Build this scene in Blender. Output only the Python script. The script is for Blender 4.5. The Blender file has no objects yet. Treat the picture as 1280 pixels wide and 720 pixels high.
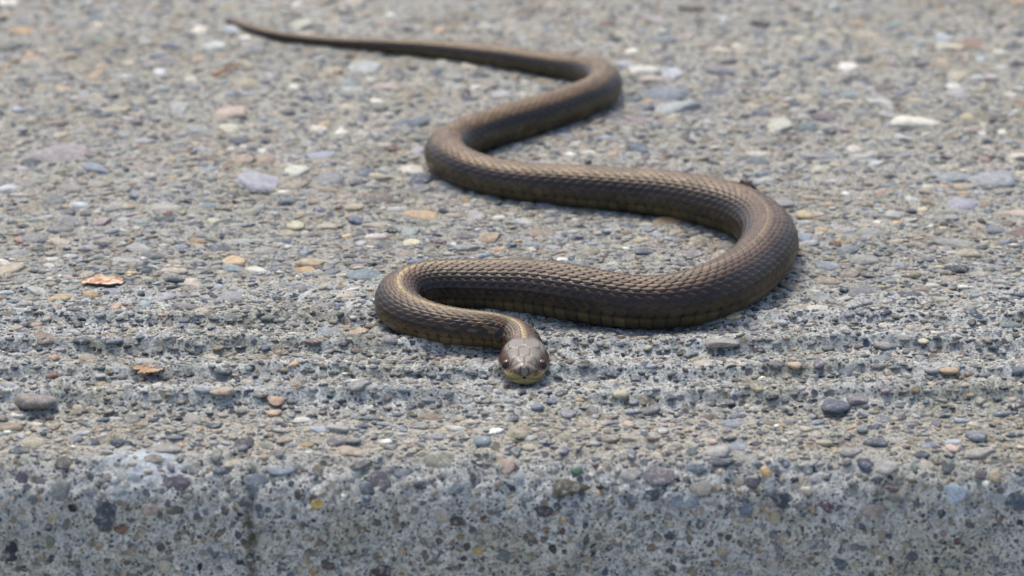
import bpy, bmesh, math, random
import numpy as np
from mathutils import Vector, Matrix

# ------------------------------------------------------------------ camera, sky, sun, exposure
MM = 0.001                       # everything below is worked out in millimetres
W0, H0 = 1280.0, 720.0           # pixel frame in which positions were measured
PITCH = math.radians(21.0)
DIST = 1250.0                    # lens to the snake's head
FPX = 4.65 * DIST                # focal length in those pixels
SUN_EL, SUN_AZ = math.radians(62), math.radians(-24)   # azimuth from +Y (behind the snake) towards +X

scene = bpy.context.scene
_a0 = PITCH + math.atan((470 - 360) / FPX)
CAM = np.array([0.0, -DIST * math.cos(_a0), DIST * math.sin(_a0)])
FWD = np.array([0.0, math.cos(PITCH), -math.sin(PITCH)])
UPV = np.array([0.0, math.sin(PITCH), math.cos(PITCH)])

cd = bpy.data.cameras.new('camera')
cam = bpy.data.objects.new('camera', cd)
scene.collection.objects.link(cam)
cam.location = CAM * MM
cam.rotation_euler = (math.pi / 2 - PITCH, 0, 0)
cd.sensor_fit = 'HORIZONTAL'
cd.sensor_width = 36.0
cd.lens = 36.0 * FPX / W0
cd.clip_start, cd.clip_end = 0.02, 400.0
cd.dof.use_dof = True
cd.dof.aperture_fstop = 16.0
cd.dof.aperture_blades = 0
scene.camera = cam

world = bpy.data.worlds.new('World')
scene.world = world
world.use_nodes = True
wn = world.node_tree
wn.nodes.clear()
wo = wn.nodes.new('ShaderNodeOutputWorld')
wb = wn.nodes.new('ShaderNodeBackground')
ws = wn.nodes.new('ShaderNodeTexSky')
ws.sky_type = 'NISHITA'
ws.sun_disc = False
ws.sun_elevation = SUN_EL
ws.sun_rotation = SUN_AZ
ws.dust_density = 4.0
ws.air_density = 1.0
wb.inputs['Strength'].default_value = 0.15
wn.links.new(ws.outputs[0], wb.inputs[0])
wn.links.new(wb.outputs[0], wo.inputs[0])

sd = bpy.data.lights.new('sun', 'SUN')
sd.energy = 1.0
sd.angle = math.radians(12)
sd.color = (1.0, 0.975, 0.85)
sun = bpy.data.objects.new('sun', sd)
scene.collection.objects.link(sun)
_s = Vector((math.sin(SUN_AZ) * math.cos(SUN_EL), math.cos(SUN_AZ) * math.cos(SUN_EL), math.sin(SUN_EL)))
sun.rotation_euler = _s.to_track_quat('Z', 'Y').to_euler()
sun.location = _s * 5

scene.view_settings.view_transform = 'Standard'
scene.view_settings.look = 'None'
scene.view_settings.exposure = 0.93
scene.view_settings.gamma = 1.0
scene.view_settings.use_curve_mapping = False

rng = np.random.default_rng(7)
R = random.Random(11)

# ------------------------------------------------------------------ helpers
def px_ray(px, py):
    d = np.array([1.0, 0, 0]) * ((px - 640) / FPX) + UPV * ((360 - py) / FPX) + FWD
    return d

def at(px, py, z=0.0):
    """point of the place at height z that was measured at that pixel"""
    d = px_ray(px, py)
    return CAM + d * ((z - CAM[2]) / d[2])

def project(P):
    v = np.asarray(P) - CAM
    dep = v @ FWD
    return 640 + FPX * v[..., 0] / dep, 360 - FPX * (v @ UPV) / dep, dep

def lin(c):
    c = np.asarray(c, float) / 255.0
    return np.where(c <= 0.04045, c / 12.92, ((c + 0.055) / 1.055) ** 2.4)

def smooth(a, b, x):
    t = np.clip((x - a) / (b - a), 0, 1)
    return t * t * (3 - 2 * t)

def _hash(ix, iy, seed):
    h = (ix.astype(np.int64) * 374761393 + iy.astype(np.int64) * 668265263 + seed * 974711) & 0xFFFFFFFF
    h = ((h ^ (h >> 13)) * 1274126177) & 0xFFFFFFFF
    h = (h ^ (h >> 16)) & 0xFFFFFFFF
    return h

def noise2(x, y, seed=0):
    """gradient noise, about -1..1"""
    x, y = np.broadcast_arrays(np.asarray(x, float), np.asarray(y, float))
    ix, iy = np.floor(x), np.floor(y)
    fx, fy = x - ix, y - iy
    u, v = fx * fx * fx * (fx * (fx * 6 - 15) + 10), fy * fy * fy * (fy * (fy * 6 - 15) + 10)
    def g(dx, dy):
        a = _hash(ix + dx, iy + dy, seed) * (2 * math.pi / 4294967296.0)
        return np.cos(a) * (fx - dx) + np.sin(a) * (fy - dy)
    n0 = g(0, 0) * (1 - u) + g(1, 0) * u
    n1 = g(0, 1) * (1 - u) + g(1, 1) * u
    return 1.6 * (n0 * (1 - v) + n1 * v)

def fbm(x, y, seed=0, octaves=3):
    s, a = 0, 1.0
    for k in range(octaves):
        s = s + a * noise2(x * 2 ** k, y * 2 ** k, seed + 17 * k)
        a *= 0.5
    return s

def link(o, parent=None):
    scene.collection.objects.link(o)
    if parent is not None:
        o.parent = parent
    return o

def tag(o, label=None, cat=None, group=None, kind=None):
    for k, v in (('label', label), ('category', cat), ('group', group), ('kind', kind)):
        if v:
            o[k] = v
    return o

def mesh_np(name, verts, faces, mat, smooth_shade=True, colors=None, extra=None):
    """verts in mm; faces an (n,3) or (n,4) array"""
    me = bpy.data.meshes.new(name)
    verts = np.asarray(verts, np.float64) * MM
    faces = np.asarray(faces, np.int32)
    k = faces.shape[1]
    me.vertices.add(len(verts))
    me.vertices.foreach_set('co', verts.astype(np.float32).ravel())
    me.loops.add(faces.size)
    me.loops.foreach_set('vertex_index', faces.ravel())
    me.polygons.add(len(faces))
    me.polygons.foreach_set('loop_start', np.arange(0, faces.size, k, dtype=np.int32))
    if smooth_shade:
        me.polygons.foreach_set('use_smooth', np.ones(len(faces), bool))
    me.update(calc_edges=True)
    me.validate()
    if colors is not None:
        at_ = me.color_attributes.new('tint', 'FLOAT_COLOR', 'POINT')
        c = np.ones((len(verts), 4), np.float32)
        c[:, :3] = colors
        at_.data.foreach_set('color', c.ravel())
    for nm, arr in (extra or {}).items():
        a_ = me.attributes.new(nm, 'FLOAT', 'POINT')
        a_.data.foreach_set('value', np.asarray(arr, np.float32))
    if mat:
        me.materials.append(mat)
    return me

def grid_faces(nr, nc, wrap=False):
    i = np.arange(nr - 1)[:, None]
    j = np.arange(nc if wrap else nc - 1)[None, :]
    j2 = (j + 1) % nc
    a = i * nc + j
    b = i * nc + j2
    return np.stack([a, b, b + nc, a + nc], -1).reshape(-1, 4)

class Nodes:
    def __init__(self, name):
        self.m = bpy.data.materials.new(name)
        self.m.use_nodes = True
        self.t = self.m.node_tree
        self.t.nodes.clear()
        self.out = self.n('ShaderNodeOutputMaterial')
        self.b = self.n('ShaderNodeBsdfPrincipled')
        self.l(self.b.outputs[0], self.out.inputs[0])
    def n(self, kind, **kw):
        x = self.t.nodes.new(kind)
        for k, v in kw.items():
            setattr(x, k, v)
        return x
    def l(self, a, b):
        self.t.links.new(a, b)
    def v(self, sock, val):
        if hasattr(val, 'is_linked') or hasattr(val, 'links'):
            self.l(val, sock)
        else:
            sock.default_value = val
    def math(self, op, a, b=0.0, c=None, clamp=False):
        x = self.n('ShaderNodeMath', operation=op, use_clamp=clamp)
        self.v(x.inputs[0], a); self.v(x.inputs[1], b)
        if c is not None:
            self.v(x.inputs[2], c)
        return x.outputs[0]
    def mix(self, f, a, b, mode='MIX'):
        x = self.n('ShaderNodeMix', data_type='RGBA', blend_type=mode)
        x.clamp_factor = True
        self.v(x.inputs[0], f); self.v(x.inputs[6], a); self.v(x.inputs[7], b)
        return x.outputs[2]
    def ramp(self, f, stops, interp='LINEAR'):
        x = self.n('ShaderNodeValToRGB')
        cr = x.color_ramp
        cr.interpolation = interp
        while len(cr.elements) < len(stops):
            cr.elements.new(0.5)
        for e, (p, c) in zip(cr.elements, stops):
            e.position = p
            e.color = (*c, 1.0) if len(c) == 3 else c
        self.l(f, x.inputs[0])
        return x.outputs[0]
    def noise(self, vec, scale, detail=3.0, rough=0.55, dist=0.0):
        x = self.n('ShaderNodeTexNoise')
        self.l(vec, x.inputs['Vector'])
        x.inputs['Scale'].default_value = scale
        x.inputs['Detail'].default_value = detail
        x.inputs['Roughness'].default_value = rough
        x.inputs['Distortion'].default_value = dist
        return x
    def voro(self, vec, scale, feature='F1', rand=1.0):
        x = self.n('ShaderNodeTexVoronoi', feature=feature)
        self.l(vec, x.inputs['Vector'])
        x.inputs['Scale'].default_value = scale
        x.inputs['Randomness'].default_value = rand
        return x
    def range(self, f, a, b, lo=0.0, hi=1.0):
        x = self.n('ShaderNodeMapRange', interpolation_type='SMOOTHSTEP')
        self.v(x.inputs[0], f)
        x.inputs[1].default_value, x.inputs[2].default_value = a, b
        x.inputs[3].default_value, x.inputs[4].default_value = lo, hi
        return x.outputs[0]
    def bump(self, h, strength, dist):
        x = self.n('ShaderNodeBump')
        x.inputs['Strength'].default_value = strength
        x.inputs['Distance'].default_value = dist
        self.l(h, x.inputs['Height'])
        self.l(x.outputs[0], self.b.inputs['Normal'])
        return x

# ------------------------------------------------------------------ materials
STONES = [((150, 149, 144), 10), ((132, 132, 129), 11), ((116, 117, 116), 9), ((100, 103, 105), 6),
          ((116, 124, 132), 8), ((96, 104, 112), 5), ((76, 83, 94), 5), ((62, 66, 74), 5), ((160, 149, 128), 11),
          ((146, 133, 112), 12), ((172, 158, 132), 4.5), ((176, 146, 106), 3.2), ((128, 114, 100), 8), ((142, 128, 112), 6),
          ((108, 100, 102), 2), ((124, 128, 116), 5), ((108, 112, 98), 3), ((190, 186, 172), 3.2), ((205, 200, 184), 1.4),
          ((146, 151, 154), 4), ((128, 98, 84), 1.0), ((104, 120, 124), 2)]
_w = np.array([w for _, w in STONES]); _w = _w / _w.sum()

def stone_color(gen):
    k = gen.choice(len(STONES), p=_w)
    c = np.array(STONES[k][0], float) * 1.0
    c = c.mean() + (c - c.mean()) * 0.82 + gen.normal(0, 1.5, 3) + gen.normal(0, 15)
    return lin(np.clip(c, 25, 225)) * 0.86

def concrete_material():
    N = Nodes('weathered_concrete')
    tc = N.n('ShaderNodeTexCoord')
    mp = N.n('ShaderNodeMapping'); mp.inputs['Scale'].default_value = (1000, 1000, 1000)
    N.l(tc.outputs['Object'], mp.inputs[0])
    P0 = mp.outputs[0]
    # wobble the coordinates so that grains are not clean cells
    nz = N.noise(P0, 0.9, 2)
    off = N.n('ShaderNodeVectorMath', operation='MULTIPLY_ADD')
    N.l(nz.outputs['Color'], off.inputs[0]); off.inputs[1].default_value = (0.9, 0.9, 0.9); N.l(P0, off.inputs[2])
    P = off.outputs[0]
    zone = N.n('ShaderNodeAttribute', attribute_name='cover')      # how much aggregate is laid bare here
    cover = zone.outputs['Fac']
    stain = N.n('ShaderNodeAttribute', attribute_name='stain').outputs['Fac']
    lime = N.n('ShaderNodeAttribute', attribute_name='lime').outputs['Fac']
    # cement matrix
    big = N.noise(P0, 0.03, 4, 0.6).outputs[0]
    mid = N.noise(P0, 0.28, 4, 0.65).outputs[0]
    fine = N.noise(P0, 2.2, 4, 0.7).outputs[0]
    base = N.ramp(mid, [(0.28, lin((128, 128, 122))), (0.5, lin((166, 165, 157))), (0.72, lin((192, 190, 180)))])
    base = N.mix(N.range(big, 0.35, 0.68, 0, 0.55), base, (*lin((170, 162, 146)), 1))
    warm = N.n('ShaderNodeAttribute', attribute_name='warm').outputs['Fac']
    base = N.mix(N.math('MULTIPLY', warm, 0.7), base, (*lin((192, 183, 164)), 1))
    pale = N.n('ShaderNodeAttribute', attribute_name='pale').outputs['Fac']
    base = N.mix(N.math('MULTIPLY', pale, 0.75), base, N.ramp(mid, [(0.3, lin((166, 170, 168))), (0.62, lin((214, 215, 209)))]))
    fine2 = N.noise(P0, 1.25, 5, 0.75).outputs[0]
    base = N.mix(1.0, base, N.ramp(fine2, [(0.32, (0.16, 0.165, 0.18)), (0.41, (0.5, 0.51, 0.52)), (0.49, (1.0, 1.0, 1.0)), (0.64, (1.35, 1.35, 1.33))]), 'MULTIPLY')  # cement speckle, with the shade of its pits put into the colour
    def stops(cols):
        n = len(cols)
        return [(i / n, lin(c)) for i, c in enumerate(cols)]
    pal_a = [(104, 110, 116), (150, 148, 142), (128, 126, 120), (74, 80, 90), (160, 148, 128), (120, 128, 134), (138, 132, 120),
             (96, 94, 92), (186, 182, 170), (112, 106, 108), (146, 134, 116), (88, 98, 112), (172, 158, 134), (124, 128, 124)]
    pal_b = [(52, 56, 62), (150, 148, 142), (74, 82, 90), (110, 108, 102), (200, 198, 190), (62, 66, 70), (92, 100, 112), (168, 156, 134), (80, 80, 76), (136, 142, 146)]
    damp = N.noise(P0, 0.022, 5, 0.7, 0.6).outputs[0]
    base = N.mix(N.range(damp, 0.48, 0.66, 0, 1), base, N.mix(1.0, base, (0.80, 0.77, 0.68, 1), 'MULTIPLY'))
    # sand grains, about 1 mm
    v2 = N.voro(P, 0.95)
    s2 = N.n('ShaderNodeSeparateColor'); N.l(v2.outputs['Color'], s2.inputs[0])
    c2 = N.ramp(s2.outputs[0], stops(pal_b), 'CONSTANT')
    k2 = N.math('MULTIPLY', N.range(v2.outputs['Distance'], 0.32, 0.48, 1, 0), N.math('GREATER_THAN', s2.outputs[1], 0.50))
    col = N.mix(N.math('MULTIPLY', k2, 0.9), base, c2)
    # small pebbles, about 2.4 mm
    v1 = N.voro(P, 0.40)
    s1 = N.n('ShaderNodeSeparateColor'); N.l(v1.outputs['Color'], s1.inputs[0])
    c1 = N.ramp(s1.outputs[0], stops(pal_a), 'CONSTANT')
    thr = N.math('SUBTRACT', 1.0, cover)
    k1 = N.math('MULTIPLY', N.range(v1.outputs['Distance'], 0.36, 0.50, 1, 0), N.math('GREATER_THAN', s1.outputs[1], thr))
    c1 = N.mix(1.0, c1, N.ramp(fine, [(0.3, (0.6, 0.6, 0.6)), (0.7, (1.35, 1.35, 1.33))]), 'MULTIPLY')
    col = N.mix(k1, col, c1)
    # lime bloom and damp stains with shapes of their own
    col = N.mix(N.math('MULTIPLY', lime, 0.85), col, (*lin((206, 214, 218)), 1))
    col = N.mix(N.math('MULTIPLY', stain, N.range(mid, 0.3, 0.65, 0.3, 0.9)), col, (*lin((78, 76, 66)), 1))
    N.l(col, N.b.inputs['Base Color'])
    N.b.inputs['Roughness'].default_value = 0.86
    N.b.inputs['Specular IOR Level'].default_value = 0.25
    h = N.math('ADD', N.math('MULTIPLY', k1, 0.45), N.math('MULTIPLY', k2, 0.35))
    h = N.math('ADD', h, N.math('ADD', N.math('MULTIPLY', fine, 0.5), N.math('MULTIPLY', fine2, 1.6)))
    h = N.math('ADD', h, N.math('MULTIPLY', N.noise(P0, 0.8, 3).outputs[0], 0.8))
    N.bump(h, 0.9, 0.0009)
    return N.m

def stone_material(name, per_object, dust=0.7):
    N = Nodes(name)
    tc = N.n('ShaderNodeTexCoord')
    geo = N.n('ShaderNodeNewGeometry')
    mp = N.n('ShaderNodeMapping'); mp.inputs['Scale'].default_value = (1000, 1000, 1000)
    N.l(geo.outputs['Position'], mp.inputs[0])
    P = mp.outputs[0]
    if per_object:
        c = N.n('ShaderNodeObjectInfo').outputs['Color']
    else:
        c = N.n('ShaderNodeAttribute', attribute_name='tint').outputs['Color']
    a = N.noise(P, 0.45, 3, 0.6).outputs[0]
    b = N.noise(P, 2.6, 3, 0.7).outputs[0]
    col = N.mix(1.0, c, N.ramp(a, [(0.3, (0.72, 0.72, 0.74)), (0.7, (1.28, 1.28, 1.25))]), 'MULTIPLY')
    col = N.mix(1.0, col, N.ramp(b, [(0.32, (0.55, 0.55, 0.56)), (0.5, (1.0, 1.0, 1.0)), (0.68, (1.4, 1.4, 1.38))]), 'MULTIPLY')
    # cement dust left clinging to the stone
    d = N.range(N.noise(P, 0.6, 5, 0.75).outputs[0], 0.50, 0.64, 0, dust)
    col = N.mix(d, col, (*lin((168, 167, 160)), 1))
    N.l(col, N.b.inputs['Base Color'])
    N.b.inputs['Roughness'].default_value = 0.72
    N.b.inputs['Specular IOR Level'].default_value = 0.3
    N.bump(N.math('ADD', b, N.math('MULTIPLY', a, 0.7)), 0.55, 0.0004)
    return N.m

def snake_material():
    N = Nodes('snake_skin')
    c = N.n('ShaderNodeAttribute', attribute_name='tint').outputs['Color']
    gl = N.n('ShaderNodeAttribute', attribute_name='gloss').outputs['Fac']
    tc = N.n('ShaderNodeTexCoord')
    mp = N.n('ShaderNodeMapping'); mp.inputs['Scale'].default_value = (1000, 1000, 1000)
    N.l(tc.outputs['Object'], mp.inputs[0])
    a = N.noise(mp.outputs[0], 1.1, 4, 0.65).outputs[0]
    f = N.noise(mp.outputs[0], 7.0, 2, 0.6).outputs[0]
    col = N.mix(0.35, c, N.ramp(a, [(0.3, (0.3, 0.3, 0.3)), (0.7, (0.7, 0.7, 0.7))]), 'OVERLAY')
    N.l(col, N.b.inputs['Base Color'])
    N.l(N.math('SUBTRACT', N.math('MULTIPLY_ADD', a, 0.28, 0.36), N.math('MULTIPLY', gl, 0.2)), N.b.inputs['Roughness'])
    N.b.inputs['Specular IOR Level'].default_value = 0.36
    N.bump(f, 0.25, 0.00012)
    return N.m

def plain(name, col, rough=0.6, spec=0.4, var=0.4, scale=0.8, bump=0.4, col2=None, coat=0.0):
    N = Nodes(name)
    tc = N.n('ShaderNodeTexCoord')
    mp = N.n('ShaderNodeMapping'); mp.inputs['Scale'].default_value = (1000, 1000, 1000)
    N.l(tc.outputs['Object'], mp.inputs[0])
    a = N.noise(mp.outputs[0], scale, 4, 0.65)
    c = N.ramp(a.outputs[0], [(0.38, lin(col)), (0.60, lin(col2 or tuple(min(255, x * (1 + var)) for x in col)))])
    N.l(c, N.b.inputs['Base Color'])
    N.b.inputs['Roughness'].default_value = rough
    N.b.inputs['Specular IOR Level'].default_value = spec
    N.b.inputs['Coat Weight'].default_value = coat
    N.b.inputs['Coat Roughness'].default_value = 0.05
    if bump:
        N.bump(a.outputs[0], bump, 0.0005)
    return N.m

M_CONC = concrete_material()
M_STONE = stone_material('pebble_stone', True, 0.5)
M_GRIT = stone_material('grit_stone', False)
M_SKIN = snake_material()

# ------------------------------------------------------------------ pavement: one sheet that rolls over the front edge
EDGE_Y = at(640, 562, -3.0)[1]          # where the worn lip starts to roll over
FIL = 15.0                        # radius of the rounded arris
RIDGE0 = at(640, 517, -0.5)[1]          # foot of the last groove
# crest lines of the worn nosing ridges, as measured
CRESTS = [at(640, v, 2.5)[1] for v in (488, 457, 424, 387)]

HEAD_X, HEAD_Y = at(655.5, 485)[:2]

def profile(x, y):
    """height of the tread (mm) at depth y: a rough flat, then raked ridges, then a worn lip"""
    wob = 1.2 * noise2(x / 48.0, y * 0 + 3.3, 5) + 0.6 * noise2(x / 11.0, y / 30.0, 6)
    yy = y + wob
    h = np.zeros_like(yy)
    for k, c in enumerate(CRESTS):
        amp = (4.0, 3.5, 3.8, 2.5)[k] * (0.85 + 0.30 * noise2(x / 45.0, y * 0 + k * 9.1, 9))
        if k == 0:
            amp = amp * (1 - 0.85 * np.exp(-((x - HEAD_X) / 20.0) ** 2))      # worn down where the snake rests its head
        d = yy - c                                   # + is behind the crest
        h = h + amp * np.where(d > 0, np.exp(-(d / 7.0) ** 2), np.exp(-(d / 2.3) ** 2))
    h = h - 1.4 * smooth(RIDGE0 + 4, RIDGE0 - 1, yy)      # the lip lies lower than the tread
    h = h - 1.5 * smooth(RIDGE0 - 4, EDGE_Y, yy) ** 2
    return h

SEAM_X = at(302, 650)[0]

def surface(x, w):
    """w: run along the sheet (mm): w>=0 tread (y = EDGE_Y + w), w<0 arris and front face. returns P, normal"""
    x, w = np.broadcast_arrays(np.asarray(x, float), np.asarray(w, float))
    q = FIL * math.pi / 2
    a = np.clip(-w / q, 0, 1) * (math.pi / 2)
    yt = EDGE_Y + np.maximum(w, 0)
    y = np.where(w >= 0, yt, EDGE_Y - FIL * np.sin(a))
    z = np.where(w >= 0, 0.0, -FIL * (1 - np.cos(a)))
    z = np.where(w < -q, -FIL - (-w - q), z)
    nx, ny, nz = np.zeros_like(x), -np.sin(a), np.cos(a)
    zp = profile(x, yt)
    # roughness
    ridge = smooth(RIDGE0 - 3, RIDGE0 + 5, yt) * (1 - smooth(CRESTS[-1] + 10, CRESTS[-1] + 35, yt))
    face = smooth(2, -14, w)
    fade = 1 - smooth(260, 420, np.abs(x)) * 0.999
    fade = fade * (1 - smooth(380, 500, w) * 0.999)
    r = (0.50 + 0.20 * ridge + 0.25 * face) * fbm(x / 9.0, w / 9.0, 21, 3)
    r = r + (0.28 + 0.26 * ridge + 0.15 * face) * fbm(x / 2.6, w / 2.6, 31, 2)
    r = r + (0.05 + 0.24 * ridge) * noise2(x / 1.55, w / 1.4, 35)
    r = r + 1.5 * face * fbm(x / 24.0, w / 24.0, 37, 2)
    pit = np.maximum(0, noise2(x / 4.2, w / 3.4, 41) - 0.38)
    r = r - (1.0 + 0.7 * ridge + 1.0 * face) * pit
    arris = smooth(-24, -10, w) * smooth(9, 1, w)
    r = r - 3.2 * arris * np.maximum(0, noise2(x / 15.0, w / 9.0, 43) + 0.4 * noise2(x / 5.0, w / 5.0, 44) - 0.42)
    r = r - 0.9 * np.exp(-((x - SEAM_X - 1.2 * noise2(w / 6.0, w * 0, 83)) / 1.0) ** 2) * smooth(-6, -12, w)      # formwork seam
    r = r + 1.0 * fbm(x / 60.0, w / 60.0, 51, 2)
    r = r * fade
    P = np.stack([x + nx * r, y + ny * r, z + zp * np.where(w < -q, 1.0, 1.0) + nz * r], -1)
    return P, np.stack([nx, ny, nz], -1)

def spaced(a, b, step_fn):
    out = [a]
    while out[-1] < b:
        out.append(out[-1] + step_fn(out[-1]))
    return np.array(out)

WTOP = 440.0
xs = np.arange(-235, 235.01, 0.68)
xs = np.concatenate([[-3000, -1500, -700, -420, -300, -262, -245], xs, [245, 262, 300, 420, 700, 1500, 3000]])
wr = spaced(-50.0, WTOP, lambda w: 0.55 if w < 120 else (0.7 if w < 200 else 1.1))
wr = np.concatenate([[-170, -130, -100, -80, -65, -57, -52], wr, [460, 500, 600, 900, 1600, 3000, 6000]])
GX, GW = np.meshgrid(xs, wr)
SP, SN = surface(GX, GW)
gy = EDGE_Y + np.maximum(GW, 0)
ridge_z = smooth(RIDGE0 - 3, RIDGE0 + 5, gy) * (1 - smooth(CRESTS[-1] + 10, CRESTS[-1] + 40, gy))
cover = 0.62 - 0.30 * ridge_z - 0.30 * smooth(0, -16, GW) - 0.12 * smooth(RIDGE0 + 2, RIDGE0 - 6, gy)
cover = np.clip(cover + 0.10 * fbm(GX / 30, GW / 30, 71, 2), 0.08, 0.85)
pale = np.clip(ridge_z * (0.8 + 0.5 * fbm(GX / 12, GW / 9, 78, 2)) + 0.9 * smooth(0, -14, GW), 0, 1)
warm = smooth(-9, 0, GW) * (1 - smooth(RIDGE0 - 4, RIDGE0 + 8, gy)) * (0.75 + 0.3 * fbm(GX / 25, GW / 12, 77, 2))
warm = np.clip(np.maximum(warm, 0.25 * smooth(CRESTS[-1] + 30, CRESTS[-1] + 120, gy)), 0, 1)
lx, ly, _ = at(178, 604)
LW = -6.0
lime = np.clip(1.15 - np.hypot((GX - lx) / 13.0, (GW - LW) / 9.0) + 0.45 * fbm(GX / 6, GW / 6, 81, 3), 0, 1)
lime2 = np.clip(0.75 - np.hypot((GX - at(975, 610)[0]) / 7.0, (GW + 7) / 10.0) + 0.4 * fbm(GX / 5, GW / 5, 82, 3), 0, 1)
lime = np.maximum(lime, lime2 * 0.7)
sx = at(302, 650)[0] + 1.2 * noise2(GW / 6.0, GW * 0, 83)
stain = np.exp(-((GX - sx) / 1.6) ** 2) * smooth(-4, -12, GW) * 1.0
blot = np.clip(fbm(GX / 26.0 + 3, GW / 14.0, 84, 3) - 0.45, 0, 1) * smooth(-12, -24, GW) * 0.9
stain = np.clip(stain + blot, 0, 1)
me = mesh_np('pavement', SP.reshape(-1, 3), grid_faces(len(wr), len(xs)), M_CONC,
             extra={'pale': pale.ravel(), 'warm': warm.ravel(), 'cover': cover.ravel(), 'lime': lime.ravel(), 'stain': stain.ravel()})
pavement = link(bpy.data.objects.new('pavement', me))
tag(pavement, 'weathered grey exposed aggregate concrete step with worn ridged nosing', kind='structure')

# unseen road below the step, out to the horizon, made pale to bounce light
bm = bmesh.new()
v = [bm.verts.new(Vector(p)) for p in ((-200, -200, -0.15), (200, -200, -0.15), (200, 200, -0.15), (-200, 200, -0.15))]
bm.faces.new(v)
gm = bpy.data.meshes.new('ground'); bm.to_mesh(gm); bm.free()
gm.materials.append(plain('bounce_pale_road', (160, 158, 152), 0.9, 0.2, 0.25, 0.25, 0.6))
tag(link(bpy.data.objects.new('ground', gm)), 'unseen grey road at the foot of the step, paled to bounce light', kind='structure')

# ------------------------------------------------------------------ snake path (pixel centre line, apparent thickness)
TRACE = [  # px, py, thickness in pixels, from the nape to the tail
    (651, 421, 46), (640, 414, 45), (617, 416, 45), (575, 412, 47), (531, 405, 50), (499, 390, 55), (493, 374, 58), (511, 360, 60),
    (561, 357, 63), (617, 358, 67), (672, 362, 71), (728, 372, 71), (770, 379, 69), (810, 383, 68), (852, 379, 70), (896, 366, 72), (935, 344, 71),
    (960, 315, 69), (961, 292, 68), (944, 274, 66), (915, 262, 65), (879, 254, 63), (840, 246, 61), (809, 242, 59), (742, 237, 56), (690, 233, 53), (631, 226, 50),
    (583, 214, 50), (555, 198, 52), (560, 181, 52), (603, 166, 50), (659, 149, 50), (714, 132, 48), (750, 117, 46), (759, 104, 44), (743, 92, 40), (700, 84, 33),
    (650, 76, 31), (560, 64, 26), (499, 58, 21), (420, 54, 16), (380, 50, 13), (341, 46, 14.5), (306, 35, 12.5), (287, 27, 9)]
ctrl = [(HEAD_X, HEAD_Y, 6.5), (HEAD_X, HEAD_Y + 6, 6.5), (HEAD_X, HEAD_Y + 12, 6.0), (HEAD_X, HEAD_Y + 18, 5.3)]
for (u, v_, t) in TRACE:
    p = at(u, v_, 6.0)
    dep = project(p)[2]
    r = t / 2 * dep / FPX
    p = at(u, v_, 0.8 * r)
    ctrl.append((p[0], p[1], r * 1.03))
ctrl = np.array(ctrl)

def catmull(pts, n=24):
    P = np.vstack([2 * pts[0] - pts[1], pts, 2 * pts[-1] - pts[-2]])
    t = np.concatenate([[0], np.cumsum(np.maximum(np.linalg.norm(np.diff(P[:, :2], axis=0), axis=1), 1e-6) ** 0.5)])
    out = []
    for i in range(1, len(P) - 2):
        t0, t1, t2, t3 = t[i - 1:i + 3]
        for s in np.linspace(t1, t2, n, endpoint=False):
            A1 = (t1 - s) / (t1 - t0) * P[i - 1] + (s - t0) / (t1 - t0) * P[i]
            A2 = (t2 - s) / (t2 - t1) * P[i] + (s - t1) / (t2 - t1) * P[i + 1]
            A3 = (t3 - s) / (t3 - t2) * P[i + 1] + (s - t2) / (t3 - t2) * P[i + 2]
            B1 = (t2 - s) / (t2 - t0) * A1 + (s - t0) / (t2 - t0) * A2
            B2 = (t3 - s) / (t3 - t1) * A2 + (s - t1) / (t3 - t1) * A3
            out.append((t2 - s) / (t2 - t1) * B1 + (s - t1) / (t2 - t1) * B2)
    out.append(P[-2])
    return np.array(out)

dense = catmull(ctrl)
sl = np.concatenate([[0], np.cumsum(np.linalg.norm(np.diff(dense[:, :2], axis=0), axis=1))])
LEN = sl[-1]
s_f = np.arange(0, LEN, 0.1)
path = np.stack([np.interp(s_f, sl, dense[:, k]) for k in range(3)], -1)
def gauss(a, sig):
    k = np.arange(-int(3 * sig), int(3 * sig) + 1)
    g = np.exp(-(k / sig) ** 2 / 2); g /= g.sum()
    m = len(k) // 2
    lo = 2 * a[0] - a[m:0:-1]; hi = 2 * a[-1] - a[-2:-m - 2:-1]
    return np.stack([np.convolve(np.concatenate([lo[:, c], a[:, c], hi[:, c]]), g, 'valid') for c in range(a.shape[1])], -1)
path_s = gauss(path, 40)
keep = smooth(13, 22, s_f)[:, None]
path_s = path * (1 - keep) + path_s * keep
path_s[:, 2] = gauss(path, 60)[:, 2]
# the body follows the rough tread: mean height under it, kept on the same line of sight
_off = np.linspace(-5, 5, 5)
ZG = np.mean([surface(path_s[:, 0] + dx, path_s[:, 1] + dy - EDGE_Y)[0][:, 2] for dx in _off for dy in _off], axis=0)
ZG = gauss(gauss(ZG[:, None], 90), 60)[:, 0] * smooth(24, 40, s_f) - 0.5 * smooth(20, 34, s_f)
path_s[:, 1] -= ZG / math.tan(PITCH)
_ps = gauss(path_s[:, :2], 55)
keep = smooth(15, 24, s_f)[:, None]
path_s[:, :2] = path_s[:, :2] * (1 - keep) + _ps * keep
SNAKE_XY = path_s[::40, :2].copy(); SNAKE_R = path_s[::40, 2].copy()

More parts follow.
